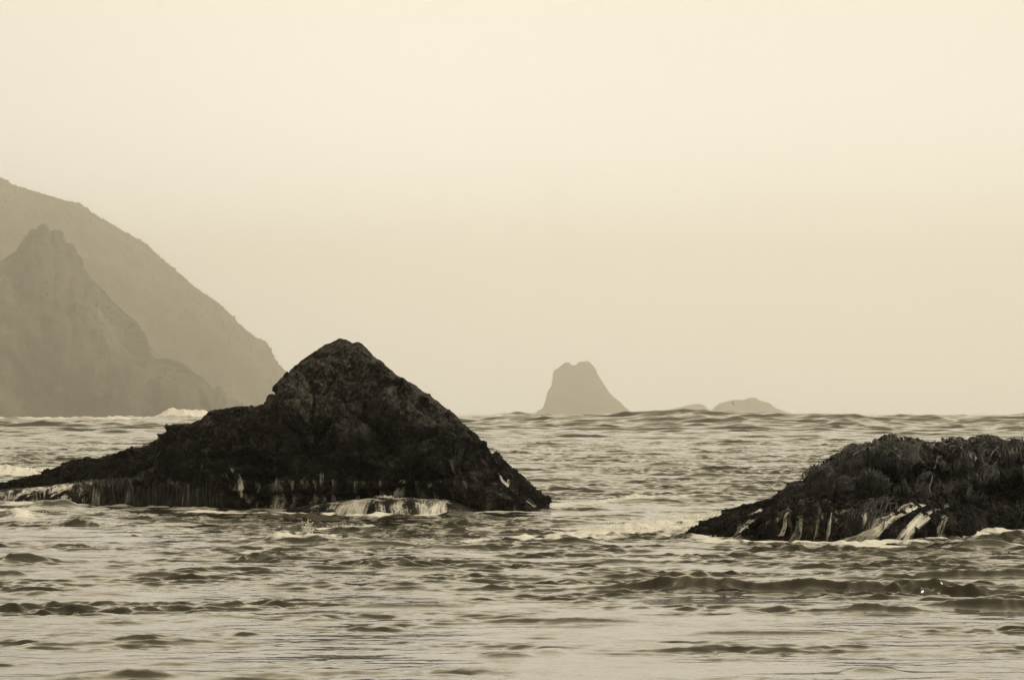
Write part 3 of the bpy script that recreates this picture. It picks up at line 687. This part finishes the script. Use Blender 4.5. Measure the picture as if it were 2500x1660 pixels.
pat, _, _ = samp(tile(190.0, 256, 9, 60, 1.5, 1, 15, .8), x, y, .2)          # patchiness of the ripples
pat2, _, _ = samp(tile(47.0, 256, 2.5, 9, 1.5, 1, 16, .8), x, y, -.1)
patch = np.clip(0.85 + 0.18 * pat + 0.25 * pat2, 0.4, 1.4)
sp_, _, _ = samp(tile(31.0, 256, 1.2, 7, 1.2, 1, 18, .8), x, y, .35, 6)
sparse = np.clip(.66 + .42 * sp_ + .12 * pat, .25, 1.45)                      # near the shore ripples come in small groups
near_ = np.interp(rad, [85, 120], [1, 0])
patch = patch * (sparse * near_ + (1 - near_))
foam = np.zeros_like(x)
for T, rot, off_, amp, chop, usep in (
        (T0, .2, 3, ip([30, 60, 85, 120], [.0045, .0045, .003, 0]), .8, 1.5),
        (T1, .12, 0, ip([30, 90, 110, 250, 420], [.018, .016, .015, .015, 0]), .75, 1.3),
        (T1, -.35, 9, ip([30, 90, 110, 250, 420], [.008, .008, .008, .008, 0]), .7, 1.2),
        (T2, .05, 0, ip([30, 60, 85, 110, 300, 800, 2500, 4000], [.014, .015, .020, .028, .036, 0, 0, 0]), .9, .5),
        (T2, .5, 17, ip([30, 60, 85, 110, 300, 800, 2500, 4000], [.008, .009, .014, .016, .020, 0, 0, 0]), .9, .5),
        (T25, .1, 40, ip([30, 75, 110, 250, 600, 2000, 4000], [0, 0, .012, .036, .15, .2, 0]), .9, .8),
        (T3, .06, 100, ip([30, 75, 110, 300, 700, 8600], [.010, .02, .045, .07, .28, .36]), 1.0, 0)):
    h, dx, dy = samp(T, x, y, rot, off_)
    a = amp * (patch ** usep if usep else 1)
    z += a * h; ox += chop * a * dx; oy += chop * a * dy
qx = 1250 + x / y * FPX                     # bearing of each vertex, used to place the named waves
def ridge(pxc, py, half, h, wf, wb, tilt=0.0, dd=None, foamy=0.0, wav=0.3):
    """a single wave: crest through bearing pxc at still-water row py, half length in px, steep side to the shore"""
    global z, foam
    Dc = D(py) if dd is None else dd
    xc = (pxc - 1250) / FPX * Dc; hl = half / FPX * Dc
    m = np.abs(rad - Dc) < (wb * 4 + 2 + abs(tilt) * hl)
    idx = np.nonzero(m)[0]
    e = (x[idx] - xc) / hl
    lx = np.linspace(x[idx].min(), x[idx].max(), 4000)
    q1 = np.stack([lx / (wf * 6), np.full(4000, pxc * .37), np.full(4000, py * .11)], 1)
    me_ = np.interp(x[idx], lx, fbm(q1, 1.0, 4, 601, .55)); br = np.interp(x[idx], lx, fbm(q1, .45, 3, 607, .6)); q1[:, 1] += 5
    s = y[idx] - (Dc + tilt * (x[idx] - xc) + me_ * wf * (1.2 + 2 * wav))
    wl_ = wf * (1 + .5 * br)
    prof = np.where(s < 0, np.exp(-(np.abs(s) / wl_) ** 1.15), np.exp(-(s / wb) ** 1.2))
    amp = h * np.exp(-np.abs(e) ** 3) * np.clip(.92 + .4 * br, .5, 1.3)
    z[idx] += amp * prof
    if foamy: foam[idx] = np.maximum(foam[idx], foamy * np.exp(-np.abs(e) ** 3) * np.clip(prof * 1.4 - .3, 0, 1))
# foreground ridges (bearing, row, half length, height, shoreward width, seaward width)
def crest(x0_, x1_, py, h, wf=.26, wb=.9, tilt=0.0):
    ridge((x0_ + x1_) / 2, py + h * FPX / D(py) * .75, (x1_ - x0_) / 2 * 1.06, h, wf, wb, tilt)
for a in [(1430, 2400, 1417, .22, .24, 1.0), (2140, 2700, 1389, .18, .24, 1.0), (1770, 1995, 1480, .10), (2010, 2285, 1478, .13, .22), (2260, 2600, 1467, .15, .22), (1700, 2060, 1536, .07, .22, .7, -.05), (2075, 2190, 1631, .06, .2, .5),
          (1400, 1790, 1367, .09, .28, .9), (1480, 1630, 1402, .05), (1890, 2030, 1385, .06), (2210, 2350, 1371, .06), (1900, 2200, 1357, .08), (0, 120, 1357, .17, .4, 1.0), (-40, 60, 1398, .10), (100, 165, 1393, .05), (315, 465, 1402, .09),
          (420, 665, 1388, .09, .3, .9), (130, 235, 1266, .20, .45, 1.0), (-60, 72, 1247, .26, .5, 1.2), (64, 185, 1234, .24, .5, 1.3), (-40, 60, 1268, .2, .5, 1.0), (0, 110, 1320, .10, .4, .8), (100, 190, 1324, .09, .4, .8), (136, 260, 1545, .05), (260, 500, 1552, .07, .24, .6, -.03),
          (464, 610, 1497, .06), (200, 430, 1634, .07, .2, .5), (870, 998, 1373, .12, .32, .9), (945, 1120, 1388, .10, .3, .9), (670, 835, 1425, .08), (835, 1080, 1433, .08), (849, 1150, 1470, .08, .26, .8, .02), (690, 825, 1503, .06), (1337, 1410, 1411, .06),
          (1195, 1550, 1503, .09, .26, .8), (1172, 1290, 1592, .06, .2, .5), (1300, 1380, 1589, .04), (1139, 1280, 1375, .07), (170, 350, 1450, .05), (20, 130, 1448, .05), (350, 520, 1345, .09, .35, .9), (520, 660, 1362, .06),
          (640, 870, 1308, .24, .45, 1.3), (728, 776, 1300, .12, .2, .4), (800, 990, 1322, .15, .35, .9), (1290, 1450, 1314, .18, .35, .9), (980, 1400, 1332, .10, .25, .9), (400, 620, 1320, .08, .4, .9), (330, 520, 1275, .08, .4, .9), (740, 900, 1272, .13, .32, .8),
          (2320, 2480, 1320, .20, .5, 1.2), (2420, 2600, 1306, .22, .5, 1.2), (1790, 1900, 1308, .16, .4, .9), (1480, 1640, 1222, .16, .6, 1.6), (1760, 1900, 1186, .24, .7, 1.6), (1080, 1180, 1252, .16, .5, 1.0), (840, 1090, 1262, .10, .4, 1.0)]:
    crest(*a)
for a in []:
    ridge(*a)
# middle distance dark-faced waves
for a in [(1840, 1082, 90, .34, 1.1, 3), (1720, 1088, 60, .28, 1.0, 3), (1260, 1110, 45, .28, .8, 2.5), (2020, 1115, 70, .2, .8, 2.4), (240, 1058, 90, .40, 1.5, 3.5), (60, 1055, 60, .30, 1.3, 3.2), (110, 1080, 50, .25, 1.0, 2.6), (1800, 1120, 60, .2, .8, 2.2),
          (1560, 1140, 90, .18, .8, 2.0), (1730, 1165, 80, .16, .7, 2.0), (60, 1120, 70, .26, .9, 2.4), (1900, 1060, 150, .3, 1.4, 4)]:
    ridge(*a)
# the offshore swell that lifts the horizon, and smaller ones at its flanks
ridge(1720, 0, 520, 2.8, 26, 60, dd=760, wav=.12); ridge(2450, 0, 420, 2.3, 22, 50, dd=800, wav=.12); ridge(1250, 0, 420, 2.0, 20, 50, dd=820, wav=.12)
ridge(200, 0, 520, 1.1, 14, 40, dd=640, wav=.15)
# breaker at the headland's foot
ridge(455, 0, 95, 4.6, 14, 20, dd=1200, foamy=1.5); ridge(330, 0, 300, 1.3, 14, 20, dd=1330, foamy=.9); ridge(60, 0, 300, 1.1, 14, 20, dd=1350, foamy=.9)
mm = (foam > .05) & (y > 1000) & (y < 1500)
p3 = np.stack([x[mm], y[mm] * .4, np.zeros(mm.sum())], 1)
z[mm] += np.minimum(foam[mm], 1) * 1.1 * fbm(p3, 5.0, 3, 531, .6)
z = z.reshape(shape); foam = foam.reshape(shape)
X = x.reshape(shape); Y = y.reshape(shape)
# far stack of rows below which the vertices sit: distance to the rocks' waterlines on a coarse map
gx = np.arange(-17, 17, .2); gy = np.arange(68, 112, .2); GX, GY = np.meshgrid(gx, gy, indexing='ij')
wl = []
for sh in (main, shelf, slab, right, rshelf):
    q = sh.P.reshape(-1, 3); wl.append(q[np.abs(q[:, 2]) < .04][::9, :2])
wl = np.concatenate(wl); print('waterline pts', len(wl))
dist = np.full(GX.size, 9.0, np.float32); gp = np.stack([GX.ravel(), GY.ravel()], 1)
for i in range(0, len(wl), 200):
    c = wl[i:i + 200]; near = np.sqrt(((gp[:, None] - c[None]) ** 2).sum(-1)).min(1); dist = np.minimum(dist, near)
dist = dist.reshape(GX.shape)
m = (x > -16.8) & (x < 16.6) & (y > 68.2) & (y < 111.6)
fx = (x[m] + 17) / .2; fy = (y[m] - 68) / .2; i = fx.astype(int); j = fy.astype(int); a = fx - i; b = fy - j
dm = (dist[i, j] * (1 - b) + dist[i, j + 1] * b) * (1 - a) + (dist[i + 1, j] * (1 - b) + dist[i + 1, j + 1] * b) * a
fl = foam.ravel(); zl = z.ravel()
pm = np.stack([x[m], y[m], np.zeros(m.sum())], 1)
nse = fbm(pm, 1.3, 3, 501)
fl[m] = np.maximum(fl[m], np.clip(np.exp(-dm / .38) * (.78 + 1.0 * nse), 0, 1))
fl[m] = np.maximum(fl[m], np.clip(.58 * np.exp(-dm / 1.9) * (.8 + 1.2 * nse), 0, 1))
zl[m] += .05 * np.exp(-dm / .4)
def wash(px0, py0, px1, py1, w0, w1, h0, h1, f0, f1, sc=.5):
    """band of white water between two photo points on the water plane, half widths in metres, heights, foam"""
    d0, d1 = D(py0), D(py1)
    a = np.array([(px0 - 1250) / FPX * d0, d0]); b = np.array([(px1 - 1250) / FPX * d1, d1])
    mm = (y > min(d0, d1) - 8) & (y < max(d0, d1) + 8) & (np.abs(x) < 32)
    q = np.stack([x[mm], y[mm]], 1) - a; ab = b - a; L2 = ab @ ab
    t = np.clip(q @ ab / L2, 0, 1); dd_ = np.linalg.norm(q - t[:, None] * ab, axis=1)
    w_ = w0 + (w1 - w0) * t; e = np.exp(-(dd_ / w_) ** 2.4)
    p3 = np.stack([x[mm], y[mm], np.zeros(mm.sum())], 1)
    lum_ = fbm(p3, sc, 3, 511, .6) + .28 * fbm(p3 * np.array([1, .6, 1]), .2, 2, 517)
    zl[mm] += .7 * (h0 + (h1 - h0) * t) * e * (.75 + .45 * lum_)
    fl[mm] = np.maximum(fl[mm], np.clip((f0 + (f1 - f0) * t) * 1.05 * e * (1 + .7 * lum_), 0, 1.1))
wash(1050, 1325, 1420, 1312, .5, .9, .05, .12, .45, .7)
wash(1400, 1312, 1600, 1298, .9, 1.3, .10, .17, .65, .85)
wash(1580, 1300, 1765, 1290, 1.1, 1.1, .17, .26, .85, 1.0)
wash(1480, 1296, 1780, 1270, 1.0, 1.6, .06, .18, .65, .95)
wash(1660, 1282, 1800, 1278, .7, .6, .2, .34, 1.0, 1.1)
wash(1300, 1250, 1620, 1215, .5, 1.0, .03, .08, .5, .5)
wash(1500, 1225, 1800, 1205, .7, 1.2, .06, .10, .45, .45)
wash(-80, 1150, 60, 1163, 2.0, 1.2, .5, .25, 1.1, .9)
wash(40, 1160, 130, 1150, 1.0, .8, .2, .1, .7, .5)
wash(480, 1256, 650, 1258, .35, .35, .12, .06, .95, .7)
wash(780, 1290, 900, 1283, .4, .4, .05, .03, .6, .6)
wash(860, 1262, 1120, 1255, .4, .5, .06, .05, .75, .6)
wash(0, 1262, 110, 1270, .8, .8, .06, .04, .55, .5)
wash(560, 1325, 900, 1330, .6, .5, .05, .03, .55, .55)
wash(1960, 1330, 2160, 1336, .4, .5, .05, .05, .75, .85)
wash(2100, 1332, 2240, 1330, .5, .4, .05, .03, .8, .6)
wash(1760, 1328, 1900, 1328, .5, .4, .14, .03, .8, .75)
wash(2330, 1312, 2520, 1308, .35, .4, .12, .12, .8, .8)
wash(600, 1350, 1150, 1345, .25, .25, .0, .0, .45, .45)
# thin streaks of old foam in the channel between the rocks
mm = (y > 58) & (y < 240) & (np.abs(x) < 30)
p3 = np.stack([x[mm] * .5, y[mm] * .22, np.zeros(mm.sum())], 1)
st = fbm(p3, .55, 4, 521, .6) + .6 * fbm(p3, 3.0, 2, 523)
env = np.interp(y[mm], [58, 68, 95, 130, 240], [0, .9, 1, .8, .35])
fl[mm] = np.maximum(fl[mm], np.clip(.30 + .24 * st, 0, .52) * env)
x2 = x + ox; y2 = y + oy
o = mesh_np('sea', np.stack([x2, y2, zl], 1), grid_faces(*shape)[:, ::-1], M['water'], attrs={'foam': fl})
# orientation: faces must look up
if o.data.polygons[len(o.data.polygons) // 2].normal.z < 0: o.data.flip_normals()
tag(o, kind='structure')

# spray: drops thrown up where the water strikes
def spray(px, py, base_py, n, sx, h, name='spray'):
    d = D(base_py); b = wpos(px, py, d)
    q = rng.normal(size=(n, 3)) * np.array([sx, .15, .25 * h]) + np.array([0, 0, h * .35])
    q[:, 2] = np.abs(q[:, 2]) * rng.uniform(0, 1, n)
    p_ = np.array(b) + q; s = rng.uniform(.006, .024, n)
    return lumps(p_, np.tile([0, 0, 1.0], (n, 1)), s, 1.2, 1.0)
V, F = merge([spray(752, 1300, 1325, 260, .06, .30), spray(1762, 1268, 1300, 160, .10, .30), spray(1735, 1268, 1300, 120, .08, .2), spray(1690, 1266, 1290, 300, .35, .14), spray(1600, 1280, 1298, 300, .5, .10), spray(1500, 1292, 1305, 200, .5, .08), spray(100, 1155, 1165, 160, .7, .45),
              spray(30, 1140, 1165, 140, .8, .3), spray(850, 1286, 1290, 120, .2, .10), spray(60, 1250, 1262, 80, .5, .10), spray(940, 1214, 1258, 90, .15, .10)])
tag(mesh_np('spray', V, F, M['spray'], smooth=False), kind='stuff')

# floating kelp scraps
for (px, py, lab, ln, n) in ((1212, 1338, 'small dark scrap of kelp floating in front of the gap between the rocks', .30, 9), (1790, 1450, 'dark kelp fronds floating in the foreground, right of centre', .32, 10)):
    d = D(py); c = np.array(wpos(px, py, d)); c[2] = .04 if py < 1400 else .05
    t = np.linspace(0, 1, 9)[None]
    an = rng.uniform(-.4, .4, n)[:, None] + rng.integers(0, 2, n)[:, None] * math.pi
    L_ = rng.uniform(.4, 1, n)[:, None] * ln
    P = c + np.stack([np.cos(an) * L_ * t + rng.normal(0, .05, (n, 1)), np.sin(an) * L_ * t * 2, .012 * np.sin(t * rng.uniform(4, 9, (n, 1))) + rng.uniform(0, .02, (n, 1))], -1)
    V, F = ribbons(P, rng.uniform(.006, .012, n))
    tag(mesh_np('floating_kelp', V, F, M['kelp'], loc=tuple(c)), lab, 'seaweed')

# a gull banking low over the swell
bm_, _, pb = mat('gull_feathers'); pb.inputs['Base Color'].default_value = (.05, .045, .035, 1); pb.inputs['Roughness'].default_value = .9
def gull():
    d = 560.0; c = np.array(wpos(1789, 984, d))
    V, F = [], []
    k = 14                                   # body: lofted rings along the flight axis (+x, slightly away)
    xs = np.linspace(-.32, .34, k); rad_ = np.interp(xs, [-.32, -.2, 0, .15, .24, .30, .34], [.015, .04, .085, .075, .05, .045, .008])
    ang = np.linspace(0, 2 * math.pi, 9)[:-1]
    ring = np.stack([np.repeat(xs, 8), np.tile(np.cos(ang), k) * np.repeat(rad_, 8), np.tile(np.sin(ang), k) * np.repeat(rad_, 8)], 1)
    f = [(i * 8 + j, i * 8 + (j + 1) % 8, (i + 1) * 8 + (j + 1) % 8, (i + 1) * 8 + j) for i in range(k - 1) for j in range(8)]
    V.append(ring); F.append(np.array(f)); o_ = len(ring)
    for s in (-1, 1):                        # wings: bent at the wrist, tapering to a swept tip
        sp = np.array([0, .18, .38, .56, .72]); ch = np.array([.20, .19, .17, .11, .02]); sw = np.array([.02, .06, .02, -.08, -.2]); up = np.array([0, .06, .10, .06, -.02])
        vs = []
        for a, c_, w_, u_ in zip(sp, ch, sw, up):
            for (fx_, hz) in ((.5, 0), (.1, .02), (-.5, 0), (.1, -.008)): vs.append((w_ + fx_ * c_, s * (a + .03), u_ + hz * (c_ / .2)))
        fs = [(i * 4 + j, i * 4 + (j + 1) % 4, (i + 1) * 4 + (j + 1) % 4, (i + 1) * 4 + j) for i in range(4) for j in range(4)]
        V.append(np.array(vs)); F.append(np.array(fs) + o_); o_ += len(vs)
    tl = np.array([(-.28, -.02, 0), (-.28, .02, 0), (-.46, .09, 0), (-.46, -.09, 0), (-.28, -.02, .012), (-.28, .02, .012), (-.46, .09, .006), (-.46, -.09, .006)])
    V.append(tl); F.append(np.array([(0, 1, 2, 3), (4, 7, 6, 5), (0, 4, 5, 1), (2, 6, 7, 3), (1, 5, 6, 2), (0, 3, 7, 4)]) + o_)
    V = np.concatenate(V); F = np.concatenate(F)
    o = mesh_np('gull', V, F, bm_)
    o.location = c; o.rotation_euler = (R(70), R(10), R(75))
    tag(o, 'dark gull banking low over the swell in front of the rounded islet', 'bird')
gull()

# ------------------------------------------------------------------ haze: one closed box of even thin fog round everything
HZ = 0.00017
hm = bpy.data.materials.new('sea_haze'); hm.use_nodes = True; nt = hm.node_tree
for n in list(nt.nodes):
    if n.type == 'BSDF_PRINCIPLED': nt.nodes.remove(n)
pv = nt.nodes.new('ShaderNodeVolumePrincipled'); pv.inputs['Color'].default_value = (1.0, 0.962, 0.89, 1)
pv.inputs['Density'].default_value = HZ; pv.inputs['Anisotropy'].default_value = 0.8
nt.links.new(pv.outputs[0], nt.nodes['Material Output'].inputs['Volume'])
x0, x1, y0, y1, z0, z1 = -14500, 14500, -60, 14500, -8, 640
V = np.array([(a, b, c) for a in (x0, x1) for b in (y0, y1) for c in (z0, z1)], float)
F = np.array([(0, 1, 3, 2), (4, 6, 7, 5), (0, 4, 5, 1), (2, 3, 7, 6), (0, 2, 6, 4), (1, 5, 7, 3)])
tag(mesh_np('haze', V, F, hm, smooth=False), kind='stuff')
